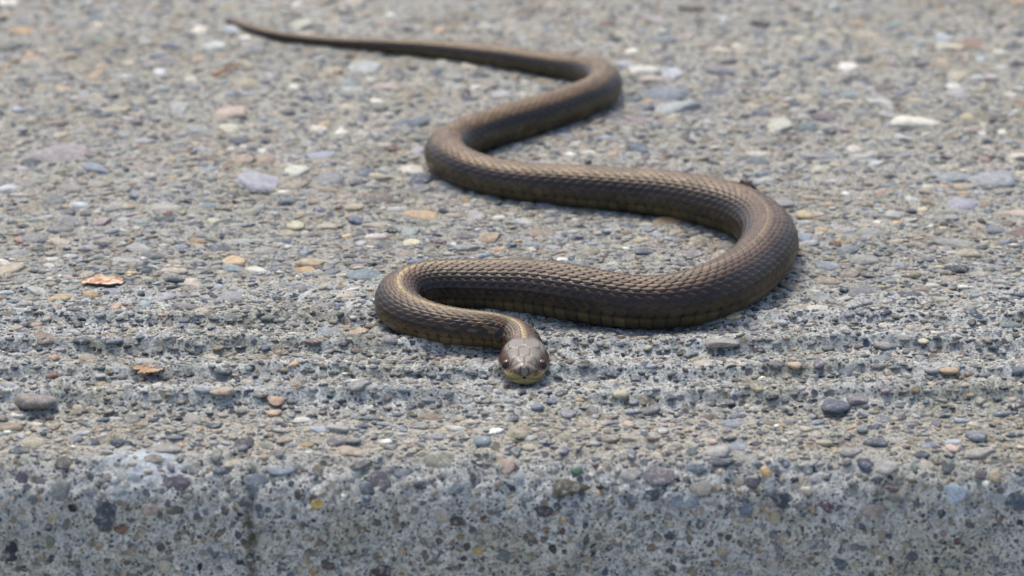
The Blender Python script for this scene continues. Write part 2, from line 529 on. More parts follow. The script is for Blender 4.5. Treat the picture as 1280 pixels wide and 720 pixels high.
# head measurements: distance from snout, half width, top, bottom (mm above the ground)
HEAD = np.array([(0.0, 0.4, 3.3, 2.6), (0.12, 1.9, 4.8, 1.6), (0.4, 3.0, 5.6, 1.0), (0.9, 3.8, 6.0, 0.65), (1.8, 4.5, 6.35, 0.45), (3.2, 5.15, 6.65, 0.35),
                 (5.0, 5.75, 7.0, 0.3), (7.0, 6.3, 7.25, 0.25), (9.0, 6.55, 7.45, 0.25), (11.5, 6.65, 7.55, 0.25), (14.0, 6.35, 7.6, 0.25), (16.5, 5.85, 7.7, 0.25),
                 (19.0, 5.45, 7.95, 0.2), (22.0, 5.1, 8.3, 0.2), (27.0, 5.0, 8.8, 0.1)])
def head_at(p, k):
    x = HEAD[:, 0]
    # monotone smooth interpolation
    return np.interp(p, s_f[:400], gauss(np.interp(s_f[:400], x, HEAD[:, k])[:, None], 4)[:, 0]) * smooth(0.6, 1.5, p) + np.interp(p, x, HEAD[:, k]) * (1 - smooth(0.6, 1.5, p))

def build_snake():
    r_f = path_s[:, 2]
    ls_n = np.minimum(3.15, 0.42 * r_f + 0.55)
    ls = 1.5 + (ls_n - 1.5) * smooth(19, 40, s_f)
    ls = np.maximum(ls, 0.9)
    U_f = np.concatenate([[0], np.cumsum(0.1 / ls[:-1])])
    U0 = np.interp(24.0, s_f, U_f)
    Ur = np.concatenate([np.arange(U0, U_f[-1], 0.1)])
    s_body = np.interp(Ur, U_f, s_f)
    s_head = np.concatenate([[0, .05, .12, .22, .35, .5], np.arange(0.68, 24.0, 0.2)])
    S = np.concatenate([s_head, s_body[1:], [s_f[-1]]])
    U = np.interp(S, s_f, U_f)
    # rows round the body
    widths = np.array([0.5] + [0.92, 0.92, 0.94, 0.98, 1.05, 1.2, 1.5, 1.8])      # 8 rows each side of the middle row
    cum = np.cumsum(widths)
    PHI_D = math.radians(99)
    def v_to_phi(v):
        av = np.abs(v)
        kk = np.concatenate([[0], np.arange(0.5, 9.0, 1.0)])
        return np.sign(v) * np.interp(av, kk, np.concatenate([[0], cum])) / cum[-1] * PHI_D
    Vd = np.linspace(-8.5, 8.5, 17 * 9 + 1)
    phi_d = v_to_phi(Vd)
    phi_b = np.linspace(PHI_D, 2 * math.pi - PHI_D, 22)[1:-1]
    phi = np.concatenate([phi_d, phi_b])
    V = np.concatenate([Vd, np.full(len(phi_b), 99.0)])
    nr, nc = len(S), len(phi)
    px_, py_, rr = (np.interp(S, s_f, path_s[:, k]) for k in range(3))
    ds = 0.6
    tx = np.interp(S + ds, s_f, path_s[:, 0]) - np.interp(S - ds, s_f, path_s[:, 0])
    ty = np.interp(S + ds, s_f, path_s[:, 1]) - np.interp(S - ds, s_f, path_s[:, 1])
    tn = np.hypot(tx, ty) + 1e-9
    tx, ty = tx / tn, ty / tn                       # towards the tail
    sxv, syv = ty, -tx                              # sideways
    # body section / head section
    hb = smooth(17, 27, S)
    wid = rr * hb + head_at(S, 1) * (1 - hb)
    wid = wid * (1 + 0.035 * noise2(S / 23.0, S * 0, 91) + 0.015 * noise2(S / 7.0, S * 0, 92))
    top = (rr * 1.78 * (1 + 0.03 * noise2(S / 31.0, S * 0, 93))) * hb + head_at(S, 2) * (1 - hb)
    zg = np.interp(S, s_f, ZG)
    bot = 0.1 * hb + head_at(S, 3) * (1 - hb)
    # the belly rests on the rough tread
    zc = bot + (top - bot) * (0.46 * hb + 0.42 * (1 - hb))
    flat = (1 - smooth(14, 22, S)) * smooth(0.5, 4, S)
    e_top = 1.0 + (0.30 + 0.35 * (1 - smooth(1.0, 6.0, S))) * flat * (1 - smooth(8, 13, S)) - 0.12 * flat * smooth(9, 14, S)
    crown = 0.84 * flat + 1.0 * (1 - flat)          # the crown of the head is flat
    sn, cs = np.sin(phi)[None, :], np.cos(phi)[None, :]
    e = e_top[:, None]
    up = cs > 0
    X = np.sign(sn) * np.abs(sn) ** np.where(up, e, 0.85) * wid[:, None]
    cz = np.abs(cs) ** e
    cr = crown[:, None]
    soft = cr - 0.5 * (np.sqrt((cr - cz) ** 2 + 0.05 ** 2 * flat[:, None]) + (cr - cz)) + 0.5 * (cr - cr)
    cz = np.where(flat[:, None] > 0.01, cz * (1 - flat[:, None]) + flat[:, None] * np.minimum(cz, soft) / cr, cz)
    Z = np.where(up, cz * (top - zc)[:, None], -np.abs(cs) ** 0.9 * (zc - bot)[:, None])
    zc = zc + zg
    base = np.stack([px_[:, None] + sxv[:, None] * X, py_[:, None] + syv[:, None] * X, zc[:, None] + Z], -1)
    # normals of the smooth form
    dU = np.gradient(base, axis=0); dV = np.roll(base, -1, 1) - np.roll(base, 1, 1)
    nrm = np.cross(dV, dU)
    nrm /= np.linalg.norm(nrm, axis=2, keepdims=True) + 1e-12
    cen = np.stack([px_, py_, zc], -1)[:, None, :]
    flip = np.sign(np.sum(nrm * (base - cen), 2, keepdims=True)); flip[flip == 0] = 1
    nrm = nrm * flip
    # ---- scales
    UU = np.broadcast_to(U[:, None], (nr, nc)); VV = np.broadcast_to(V[None, :], (nr, nc))
    SS = np.broadcast_to(S[:, None], (nr, nc))
    best = np.full((nr, nc), -1.0); edge = np.zeros((nr, nc)); tip = np.zeros((nr, nc)); sid = np.zeros((nr, nc)); row = np.zeros((nr, nc))
    k0 = np.round(np.clip(VV, -8, 8))
    for dk in (-1, 0, 1):
        k = k0 + dk
        ok = np.abs(k) <= 8
        offs = np.where(np.mod(k, 2) == 1, 0.5, 0.0)
        n0 = np.floor(UU - offs)
        for dn in (-1, 0, 1):
            c = n0 + dn + offs + 0.5
            a = UU - c
            b = np.abs(VV - k)
            # leaf outline: broad body, rounded point towards the tail
            al = np.where(a < 0, 0.80, 0.66)
            rad = ((np.abs(a) / al) ** 1.75 + (b / 0.66) ** 1.75) ** (1 / 1.75)
            jit = np.modf(np.abs(np.sin(k * 37.7 + c * 91.3) * 9631.7))[0]
            d = (1 + 0.10 * (jit - 0.5) - rad) * 0.6
            inside = (d > 0) & ok
            keel = 0.14 * np.exp(-(b / 0.09) ** 2) * (np.abs(k) < 7.5)
            h = (0.12 + 0.88 * np.clip((a + 0.7) / 1.3, 0, 1)) * (1 - 0.22 * (b / 0.6) ** 2) + keel
            h = h * np.clip(d / 0.08, 0, 1) ** 0.5
            take = inside & (h > best)
            best = np.where(take, h, best)
            edge = np.where(take, d, edge)
            tip = np.where(take, a, tip)
            sid = np.where(take, k * 1000 + c * 2, sid)
            row = np.where(take, k, row)
    best = np.maximum(best, 0)
    # belly plates
    fr = UU - np.floor(UU)
    vent = np.abs(VV) > 8.5
    hv = (0.3 + 0.7 * fr) * np.clip((1 - fr) / 0.10, 0, 1) ** 0.6
    best = np.where(vent, hv, best); edge = np.where(vent, np.minimum(1 - fr, fr + 0.1), edge)
    sid = np.where(vent, 90000 + np.floor(UU), sid); row = np.where(vent, 9, row)
    amp = (1 - 0.3 * smooth(200, 330, S))[:, None] * np.clip(0.054 * rr, 0.03, 0.44)[:, None] * smooth(15.0, 21.0, SS)
    pos = base + nrm * (best * amp)[..., None]
    # ---- head shields: cells between seed points, mirrored; coordinates (distance from snout, girth position in mm)
    hd = S < 24.0
    nh = int(hd.sum())
    ph = np.abs(np.broadcast_to(np.where(phi > math.pi, 2 * math.pi - phi, phi)[None, :], (nh, nc)))
    pp = SS[:nh]
    rel = (base[:nh, :, 2] - (bot + zg)[:nh, None]) / (top - bot + 1e-6)[:nh, None]
    Xh = np.abs(X[:nh])
    seeds = [(0.1, 0.0, 0), (1.5, 0.75, 1), (3.9, 1.25, 1), (7.9, 0.0, 0), (7.6, 3.3, 1), (13.2, 2.6, 1), (13.5, 6.4, 1)]
    # use lateral distance over the top of the head
    lat = Xh + (1 - np.clip(rel, 0, 1)) * 4.5
    f1 = np.full((nh, nc), 1e9); f2 = f1.copy(); pid = np.zeros((nh, nc))
    sgn = np.sign(np.sin(phi))[None, :]
    lx_ = lat * sgn
    i = 0
    for (sp, sq, mirror) in seeds:
        for m in ((1, -1) if mirror else (1,)):
            i += 1
            # anisotropic shields: frontal is long, parietals are long
            ax = 1.35 if sp > 7 else 1.0
            dd = np.hypot((pp - sp) / ax, (lx_ - sq * m) * (1.25 if (sp == 7.9) else 1.0))
            new1 = dd < f1
            f2 = np.where(new1, f1, np.minimum(f2, dd))
            pid = np.where(new1, i, pid)
            f1 = np.where(new1, dd, f1)
    gap = f2 - f1
    on_top = smooth(0.70, 0.80, rel) * (1 - smooth(15.5, 17.0, pp))
    groove = np.exp(-(gap / 0.22) ** 2) * on_top
    groove = np.minimum(1, groove * 1.2)
    mid_seam = np.exp(-(Xh / 0.10) ** 2) * smooth(10.2, 10.8, pp) * on_top
    groove = np.maximum(groove, mid_seam)
    # lip shields and mouth line
    mouth = np.exp(-((rel - 0.27 - 0.05 * np.sin(pp / 4.0)) / 0.035) ** 2) * (1 - smooth(12.0, 13.5, pp))
    band_u = smooth(0.28, 0.32, rel) * (1 - smooth(0.48, 0.54, rel)) * (1 - smooth(14.0, 15.0, pp))
    band_l = (1 - smooth(0.20, 0.25, rel)) * (1 - smooth(13.0, 15.0, pp))
    arc = pp + 0.0
    lips = np.exp(-(((arc - 1.0) / 1.75 - np.round((arc - 1.0) / 1.75)) * 1.75 / 0.11) ** 2) * np.maximum(band_u, band_l) * smooth(0.9, 1.2, pp)
    rost = np.exp(-((Xh - 1.15) / 0.12) ** 2) * (1 - smooth(0.9, 1.3, pp)) * smooth(0.3, 0.4, rel)
    lips = np.maximum(lips, rost)
    uplip = np.exp(-((rel - 0.52) / 0.03) ** 2) * smooth(1.0, 2.0, pp) * (1 - smooth(13, 15, pp))
    side_r = smooth(0.48, 0.54, rel) * (1 - smooth(0.82, 0.90, rel))
    # brow shield over the eye
    brow = np.exp(-((pp - 6.4) / 2.2) ** 2) * np.exp(-((rel - 0.88) / 0.09) ** 2)
    lore = np.exp(-((pp - 3.6) / 1.3) ** 2) * np.exp(-((rel - 0.62) / 0.10) ** 2)
    jaw = np.exp(-((pp - 11.5) / 3.0) ** 2) * np.exp(-((rel - 0.42) / 0.2) ** 2)
    nost = (Xh > 1.2) * np.exp(-((pp - 1.25) / 0.22) ** 2 - ((rel - 0.62) / 0.06) ** 2)
    dh = -0.16 * groove - 0.24 * mouth - 0.12 * lips - 0.10 * uplip + 0.34 * brow - 0.35 * lore + 0.25 * jaw - 0.3 * nost
    pos[:nh] += nrm[:nh] * dh[..., None]
    # ---- colour: the skin's own, plus highlights painted on the scale points
    rnd = np.modf(np.abs(np.sin(sid * 12.9898) * 43758.5453))[0]
    av = np.abs(np.where(vent, 9.5, VV))
    back = lin((86, 59, 33)); flank = lin((47, 31, 21)); low = lin((60, 46, 29)); belly = lin((92, 80, 54))
    def mixc(a, b, t):
        return a + (np.asarray(b) - a) * t[..., None]
    col = np.broadcast_to(back, (nr, nc, 3)).copy()
    col = mixc(col, flank, smooth(2.5, 4.8, av))
    col = mixc(col, low, smooth(7.1, 8.0, av) * 0.8)
    col = mixc(col, belly, smooth(8.4, 9.0, av))
    # the back half of the snake is a paler olive tan above
    far = smooth(210, 330, SS)
    col = mixc(col, lin((118, 90, 50)), far * (1 - smooth(3.6, 5.2, av)) * 0.7)
    col = mixc(col, lin((88, 76, 54)), far * smooth(6.6, 7.4, av) * 0.7)
    col = mixc(col, lin((36, 26, 21)), far * smooth(4.6, 5.2, av) * (1 - smooth(6.2, 7.0, av)) * 0.6)
    mott = fbm(SS / 9.0, VV.clip(-10, 10) / 2.2, 95, 2)
    col *= (1 + 0.22 * np.clip(mott, -1, 1))[..., None]
    col = mixc(col, lin((120, 98, 60)), smooth(7.6, 8.6, av) * (1 - smooth(60, 110, SS)) * 0.6)
    col *= (0.44 + 0.46 * rnd)[..., None]
    # dorsal stripe
    st = 0.95 * (1 - smooth(0.42, 0.66, av)) * (1 - 0.72 * smooth(65, 150, SS)) * (1 - 0.6 * smooth(200, 330, SS)) * smooth(15.8, 17.5, SS)
    st2 = (1 - smooth(0.9, 1.5, av)) * 0.28 * (1 - smooth(90, 200, SS)) * smooth(17, 20, SS)
    col = mixc(col, lin((152, 130, 84)), np.maximum(st * (0.72 + 0.4 * rnd), st2))
    # dark skin between scales, tan rims with painted-in highlights on the points
    body_m = smooth(16.0, 19.0, SS)
    near_ = 1 - smooth(150, 230, SS)
    seam = (1 - smooth(0.04, 0.125 + 0.05 * near_, edge)) * body_m
    rim = smooth(0.06, 0.11, edge) * (1 - smooth(0.14, 0.24, edge)) * smooth(0.15, 0.45, tip) * (~vent) * body_m
    col = mixc(col, lin((112, 90, 60)), rim * (0.5 - 0.05 * av.clip(0, 8)))
    col = mixc(col, lin((14, 11, 10)), seam * np.where(vent, 0.8, 0.93))
    # flecks of gold on the neck
    fleck = smooth(17, 22, SS) * (1 - smooth(32, 60, SS)) * (rnd > 0.62) * (av > 3) * (av < 7.2) * smooth(0.10, 0.2, edge)
    col = mixc(col, lin((172, 140, 76)), fleck * 0.2)
    # head colours
    hcol = np.broadcast_to(lin((112, 103, 90)), (nh, nc, 3)).copy()
    prnd = np.modf(np.abs(np.sin(pid * 7.77) * 4375.85))[0]
    hcol *= (0.80 + 0.36 * prnd)[..., None]
    hcol = mixc(hcol, lin((74, 47, 30)), 1 - smooth(0.74, 0.86, rel))
    lipc = lin((138, 122, 76))
    lift_ = 0.20 * (1 - smooth(0.8, 4.0, pp))
    hcol = mixc(hcol, lipc, (1 - smooth(0.44, 0.56, rel - lift_)) * (1 - 0.6 * smooth(3, 9, pp)))
    hcol = mixc(hcol, lin((124, 96, 58)), (1 - smooth(0.40, 0.50, rel)) * smooth(4, 9, pp) * 0.7)
    hcol = mixc(hcol, lin((140, 130, 88)), (1 - smooth(0.2, 0.3, rel)) * 0.7)
    blot = smooth(0.1, 0.5, fbm(pp / 1.3, lx_ / 1.1, 61, 2)) * side_r
    hcol = mixc(hcol, lin((40, 24, 18)), blot * 0.7)
    spot = np.exp(-((pp - 12.3) / 0.5) ** 2 - ((Xh - 0.28) / 0.16) ** 2)
    hcol = mixc(hcol, lin((205, 190, 140)), spot)
    hcol = mixc(hcol, lin((26, 20, 17)), np.clip(groove * 0.75 + mouth * 0.9 + lips * 0.65 + uplip * 0.6 + nost, 0, 1))
    hm = (1 - smooth(15.2, 17.6, pp))
    col[:nh] = col[:nh] * (1 - hm[..., None]) + hcol * hm[..., None]
    col = np.clip(col, 0.004, 0.8)
    gloss = np.clip(0.35 + 0.5 * (rnd - 0.5) + 0.55 * smooth(3.6, 5.0, av) * (1 - smooth(8.2, 8.8, av)) - 0.8 * seam, 0, 1.1)
    gloss[:nh] = gloss[:nh] * (1 - hm) + 0.9 * hm
    faces = grid_faces(nr, nc, True)[:, ::-1]
    me = mesh_np('body', pos.reshape(-1, 3), faces, M_SKIN, colors=col.reshape(-1, 3), extra={'gloss': gloss.ravel()})
    return me

snake = link(bpy.data.objects.new('snake', None))
snake.location = (HEAD_X * MM, HEAD_Y * MM, 0)
snake.empty_display_size = 0.01
tag(snake, 'brown garter snake winding over the concrete with its head facing the front edge', 'snake')
body = bpy.data.objects.new('body', build_snake())
link(body, snake)
body.location = (-HEAD_X * MM, -HEAD_Y * MM, 0)

# eyes
M_IRIS = plain('snake_iris', (50, 24, 14), 0.16, 0.4, 0.6, 3.0, 0.0, coat=0.2)
M_PUP = plain('snake_pupil', (6, 5, 5), 0.1, 0.4, 0.2, 1.0, 0.0, coat=0.2)
def ball(name, r, mat, squash=1.0):
    bm = bmesh.new()
    bmesh.ops.create_uvsphere(bm, u_segments=28, v_segments=18, radius=r * MM)
    for v in bm.verts:
        v.co.z *= squash
    for f in bm.faces:
        f.smooth = True
    m = bpy.data.meshes.new(name); bm.to_mesh(m); bm.free()
    m.materials.append(mat)
    return m
iris_me, pup_me = ball('eye', 1.5, M_IRIS), ball('pupil', 1.12, M_PUP, 0.5)
for sgn in (-1, 1):
    pe = 5.8
    e = link(bpy.data.objects.new('eye', iris_me), snake)
    e.location = (sgn * 4.55 * MM, pe * MM, 4.35 * MM)
    dirv = Vector((sgn * 0.80, -0.52, 0.22)).normalized()
    e.rotation_euler = dirv.to_track_quat('Z', 'Y').to_euler()
    p = link(bpy.data.objects.new('pupil', pup_me), e)
    p.location = (0, 0, 0.98 * MM)

# ------------------------------------------------------------------ stones set in the concrete
def stone_variant(seed, sub):
    """a pebble: ball, cut by a few random flats, worn round again; unit half axes"""
    g = np.random.default_rng(seed)
    bm = bmesh.new()
    bmesh.ops.create_icosphere(bm, subdivisions=sub, radius=1.0)
    V = np.array([v.co[:] for v in bm.verts])
    F = np.array([[v.index for v in f.verts] for f in bm.faces])
    bm.free()
    for _ in range(g.integers(4, 10)):
        n = g.normal(size=3); n[2] *= 0.3; n /= np.linalg.norm(n)
        d0 = g.uniform(0.48, 0.90)
        over = np.maximum(0, V @ n - d0)
        V = V - n[None] * (over * g.uniform(0.7, 1.0))[:, None]
    V = V * (1 + 0.09 * noise2(V[:, 0] * 1.7 + seed, V[:, 1] * 1.7 + V[:, 2], seed))[:, None]
    V[:, 2] = np.where(V[:, 2] > 0.72, 0.72 + (V[:, 2] - 0.72) * 0.35, V[:, 2])     # worn top
    V[:, :2] /= np.abs(V[:, :2]).max(axis=0)
    return V, F

BIGV = [stone_variant(100 + k, 3) for k in range(16)]
MIDV = [stone_variant(200 + k, 2) for k in range(16)]
SMALLV = [stone_variant(300 + k, 1) for k in range(12)]

# stones measured on the photograph: px, py, width, height, colour (sRGB), turn; one wide olive stone is darkened to stand in for a pit
TR = """133 643 34 40 62 72 82 0|218 603 34 20 92 84 94 8|27 599 16 28 70 62 85 -10|75 610 20 28 110 115 112 0|92 635 12 10 38 38 44 0|13 692 16 34 45 50 62 -8
154 661 20 12 120 80 62 0|185 637 22 16 165 145 130 0|80 580 18 15 95 92 85 0|190 574 26 10 130 122 112 6|205 560 40 10 140 135 128 0|245 585 16 16 110 112 108 0|274 586 16 12 100 108 118 0
272 567 16 16 105 108 104 0|307 553 24 16 65 66 72 -15|308 628 18 22 85 88 88 0|318 605 20 18 110 122 128 0|207 707 14 18 168 160 140 0|25 564 26 8 78 85 90 0|40 553 34 12 165 158 130 0
115 553 20 9 75 82 92 0|95 549 22 8 110 118 128 0|132 568 16 9 95 88 80 0|312 697 16 12 80 82 85 0|284 600 14 12 105 108 108 0|52 603 16 14 95 98 96 0|42 625 14 12 85 92 95 0|217 637 16 12 105 100 92 0
473 603 26 30 98 92 98 0|440 564 42 14 165 145 120 -5|482 554 18 8 225 218 195 0|442 551 20 10 125 120 118 0|553 577 38 18 122 122 105 0|398 588 14 16 120 108 85 0|397 629 16 14 185 150 70 0|374 619 14 14 75 72 70 0
348 568 16 12 115 112 112 0|505 590 22 18 105 112 120 0|508 607 14 10 125 125 105 0|526 608 16 12 70 75 82 0|571 608 16 16 95 108 122 0|322 603 30 20 112 125 132 0|350 589 30 10 120 135 150 0|452 580 26 8 80 82 85 25
635 583 16 18 165 140 122 0|460 624 12 10 85 100 120 0|570 652 16 12 70 68 66 0|598 688 12 12 170 140 70 0|475 714 28 14 70 58 72 0|543 547 28 9 140 138 140 0|457 610 18 14 98 105 115 0|490 560 20 6 110 108 108 0
698 609 68 24 76 73 56 0|722 589 16 12 75 115 90 0|679 637 22 16 70 64 72 -10|824 593 36 24 105 98 105 -5|750 608 9 8 60 60 58 0|790 593 24 16 155 152 145 0|813 618 20 16 65 72 85 15|790 624 16 18 100 108 115 0|790 567 12 14 110 115 122 0
837 566 16 8 100 92 98 0|895 578 44 10 75 82 88 -8|870 586 24 11 85 105 120 -6|896 563 34 14 150 148 140 0|890 553 14 10 180 140 125 0|931 573 28 14 140 138 128 0|940 603 16 14 80 75 90 0|957 590 14 14 195 150 85 0|880 610 30 18 150 140 125 0
850 628 36 20 112 128 142 0|932 637 18 18 100 112 130 0|943 637 12 16 165 155 130 0|895 627 14 12 135 135 128 0|645 566 12 14 110 112 112 0|662 559 18 9 170 165 140 0|765 550 24 9 130 118 100 0|705 565 12 10 100 100 112 0|838 672 14 10 75 82 88 0|714 650 8 12 95 105 115 0
980 624 26 22 62 68 80 -20|1009 614 18 10 185 175 150 -8|1080 580 18 20 65 75 98 25|1106 583 28 18 150 148 142 0|1087 641 34 20 155 135 122 15|1193 618 28 24 150 168 180 0|1246 623 24 18 150 158 155 0|1272 622 30 30 72 88 102 0|1186 583 20 16 80 84 90 0|1187 570 12 9 75 78 88 0
1153 569 16 10 75 82 98 -8|1225 592 16 14 98 90 92 10|1243 596 12 14 185 155 110 15|1225 565 34 12 145 140 132 0|1190 561 14 8 195 165 140 0|1035 634 12 14 95 68 80 0|1159 583 16 12 180 168 145 0|1065 564 28 12 135 130 122 0|1011 588 10 14 105 112 112 20|1097 599 16 7 80 88 98 10
1068 607 16 8 78 82 90 -10|1118 612 24 8 110 90 98 -10|1118 622 24 10 105 110 102 0|1196 676 10 10 95 60 65 0|1050 705 14 16 78 88 108 0|1070 706 10 12 165 160 125 0|1075 657 16 9 85 98 112 0|1002 633 14 14 105 110 112 0|1275 590 14 10 70 72 80 0|983 582 10 10 90 98 115 0|1057 579 16 8 100 98 105 0
42 498 56 22 135 125 115 0|67 446 16 10 175 140 115 0|182 452 32 14 150 148 140 0|126 469 14 12 165 165 160 0|102 425 22 9 80 85 90 5|98 405 12 10 75 78 80 0|230 401 14 12 105 110 125 0|279 461 22 10 85 92 100 -8|278 486 34 10 175 155 128 -8|232 382 34 12 115 112 110 0
163 524 22 12 125 122 115 5|240 524 24 12 150 145 135 0|267 533 24 10 80 88 98 -5|125 391 14 10 130 135 140 0|180 382 16 9 125 145 150 0|195 481 16 7 200 195 175 0|160 488 16 10 95 102 108 0|118 505 12 10 88 98 108 0|128 482 18 9 150 138 100 0|145 383 14 9 190 150 120 0
404 381 24 11 125 118 112 0|424 383 14 8 95 105 130 0|448 417 28 14 178 150 120 6|412 417 30 14 125 132 138 0|343 497 24 14 180 145 115 0|361 384 18 10 115 112 108 0|450 481 28 12 125 125 122 0|425 393 10 8 75 82 75 0|442 399 10 8 205 200 180 0|506 453 14 8 95 98 105 0|433 370 28 9 180 160 135 0
605 485 30 8 110 115 128 0|332 434 14 10 95 105 125 0|395 447 12 8 160 155 110 0|343 515 18 9 195 160 130 0|452 533 20 10 85 98 112 0|597 452 16 9 135 130 125 0|745 437 10 10 75 85 108 0|810 435 14 9 160 155 130 0|763 422 16 9 135 130 132 0|795 472 16 16 88 100 112 0|838 497 14 9 85 88 98 0|812 510 26 10 115 112 108 0
792 500 12 14 130 138 140 0|776 491 20 12 180 170 130 -8|689 501 14 12 85 98 118 -10|672 509 16 12 105 115 135 0|704 492 12 8 85 88 85 0|712 518 22 12 130 128 138 0|898 425 50 14 150 142 130 0|878 454 26 12 170 162 145 0|948 485 14 9 165 155 120 0|836 455 20 9 150 140 130 0|853 480 12 8 85 105 108 0|913 503 12 9 100 100 105 0|650 492 14 10 80 78 85 0|785 530 16 8 190 165 135 0
1043 503 40 34 78 88 102 0|1068 496 34 20 125 118 118 8|1024 453 20 10 110 100 115 -6|993 454 18 10 190 160 125 -4|1187 462 26 9 185 150 105 0|1057 466 16 10 100 108 118 0|1214 392 16 10 88 98 102 0|1242 384 14 9 95 98 100 0|1244 421 18 10 88 92 112 0|1154 428 14 9 190 175 140 0|1105 430 30 11 145 142 132 0|1035 436 16 9 110 112 110 0|1213 403 14 9 90 92 90 0|1083 377 16 6 115 115 120 0
986 529 22 10 105 100 105 4|1020 529 22 7 105 118 132 0|1137 530 20 8 95 98 108 0|1170 530 12 7 110 110 122 0|1095 534 12 7 85 92 115 0|1225 500 16 12 150 150 130 0|1245 497 14 6 100 108 115 0|1250 518 32 8 105 118 125 0|1204 526 24 8 150 160 168 0|1158 503 10 12 100 115 130 -15|1272 462 20 18 95 110 120 0|1107 488 12 8 140 120 120 0
75 193 85 20 160 148 148 4|40 204 28 12 85 88 98 -4|243 192 12 14 55 62 78 0|212 200 22 9 190 165 125 0|300 200 36 14 168 145 122 0|322 225 60 24 170 170 178 0|277 192 14 10 190 165 120 0|66 251 32 16 115 118 115 0|85 267 20 12 95 98 102 0|107 268 14 9 85 88 90 0|121 266 12 9 205 195 170 0|205 260 44 18 170 165 150 0|227 267 14 10 150 150 100 0
208 267 14 8 130 85 75 0|230 252 18 8 85 80 78 0|125 278 42 10 165 145 140 0|267 276 24 9 205 200 165 0|38 298 46 14 130 128 125 0|78 303 38 10 195 180 150 -6|24 301 14 7 175 130 115 0|303 266 40 10 150 145 120 6|100 217 14 12 95 102 112 0|250 232 18 9 85 82 80 0|168 245 14 10 125 135 145 0|293 336 36 14 135 150 155 4|225 310 20 14 120 132 150 0|90 236 30 10 145 138 130 0|180 212 34 12 150 140 130 0
525 270 48 15 195 160 115 4|614 296 34 16 165 140 105 0|393 328 46 12 180 158 120 0|513 214 36 12 205 200 180 0|527 224 28 14 80 92 115 0|455 216 26 14 85 95 112 0|373 213 32 16 200 198 180 0|493 187 18 8 105 55 60 0|518 189 24 10 175 172 182 0|443 260 26 9 185 165 125 0|423 260 10 7 140 95 70 0|445 275 22 9 100 112 135 0|370 281 22 12 195 190 150 0|482 305 24 12 105 108 105 0|490 288 14 7 70 72 72 0
470 295 28 8 210 190 175 0|515 304 26 10 210 195 155 0|585 309 34 12 150 150 145 0|513 290 36 12 145 155 150 0|519 327 20 8 120 130 165 0|330 315 34 10 150 148 140 0|380 316 20 10 120 135 150 0|405 194 40 8 150 155 175 0|470 249 40 9 112 95 90 0|330 200 30 12 165 140 115 0|546 301 24 8 135 110 108 0|410 222 40 16 135 138 140 0
1087 215 18 10 68 75 100 0|1270 195 36 16 205 195 170 0|1272 209 16 8 75 75 80 0|1240 225 70 18 150 155 158 0|1234 234 30 8 105 112 105 0|1200 233 22 11 185 160 125 0|1200 255 48 14 155 155 170 0|1116 268 24 10 175 172 160 4|1007 268 24 10 200 175 125 0|1138 263 14 9 85 90 98 0|1153 262 14 9 205 190 150 0|1139 250 20 9 190 190 178 0|1160 235 22 8 205 200 165 0|1033 230 24 8 95 90 88 0|1025 211 32 9 180 175 145 0
1166 204 14 10 105 112 90 0|1232 200 14 9 150 100 90 0|1207 204 24 9 105 105 105 0|1090 291 36 10 140 140 135 0|1100 240 14 9 180 140 115 0|1160 248 14 8 130 105 85 0|1003 295 24 16 130 145 165 0|1245 288 30 10 115 122 130 0|1227 278 12 6 80 70 62 0|1180 280 12 8 75 75 75 0|1078 308 12 10 95 105 125 0|1190 222 60 12 140 148 150 0|1198 304 60 12 150 150 138 0
248 37 24 12 225 215 190 0|268 56 32 13 195 195 185 0|200 90 16 10 225 225 225 0|290 140 44 18 190 165 145 0|285 160 26 12 200 195 165 0|150 137 46 9 180 165 130 0|127 84 24 9 185 155 125 0|225 135 34 14 165 168 160 0|180 108 14 8 80 75 75 0|190 128 14 9 90 92 105 0|140 120 20 10 95 95 100 0|104 108 10 12 90 70 65 0|40 75 28 12 175 150 135 0|25 100 18 9 95 95 95 0|65 37 26 14 150 130 115 0|22 137 18 9 190 200 212 0|247 162 40 14 150 152 150 0
547 38 20 10 200 165 130 0|595 110 16 11 230 228 210 0|583 120 12 8 75 65 70 0|480 108 36 10 185 160 145 10|460 85 50 14 180 185 180 0|375 32 36 12 185 185 160 0|415 89 24 8 185 160 125 -6|510 152 50 9 100 112 125 0|435 135 26 9 190 170 145 0|400 120 20 10 125 130 140 0|438 105 24 10 130 150 145 0|365 97 22 10 205 185 160 0
825 50 44 12 110 120 125 0|860 46 22 10 180 160 145 0|800 87 46 10 215 210 195 -9|812 98 36 12 190 170 155 0|840 93 30 12 180 185 190 0|900 88 48 12 115 115 125 4|830 118 60 14 125 135 148 0|840 134 70 16 160 168 165 0|885 153 14 10 170 170 185 0|905 24 18 14 190 192 192 0|820 24 40 10 170 160 158 0|795 150 36 10 155 135 135 0|922 60 20 9 205 195 165 0
1059 83 26 12 235 230 215 0|1027 100 14 10 205 200 180 0|1145 152 72 13 220 212 190 0|1030 61 22 8 100 108 125 0|1105 108 28 10 115 105 95 0|1145 70 12 9 210 200 175 0|1222 97 20 11 195 195 188 0|1240 97 18 11 195 175 162 0|1100 128 36 10 178 178 168 0|1225 75 12 9 175 195 200 0|1197 65 16 8 130 95 90 0|1250 65 18 12 200 192 172 0|975 155 36 18 185 185 165 0|985 167 24 6 105 90 88 0|1040 165 16 7 90 80 78 0|1240 150 14 8 85 75 75 0|1130 172 30 9 185 185 182 0|1212 147 20 12 185 170 130 0"""

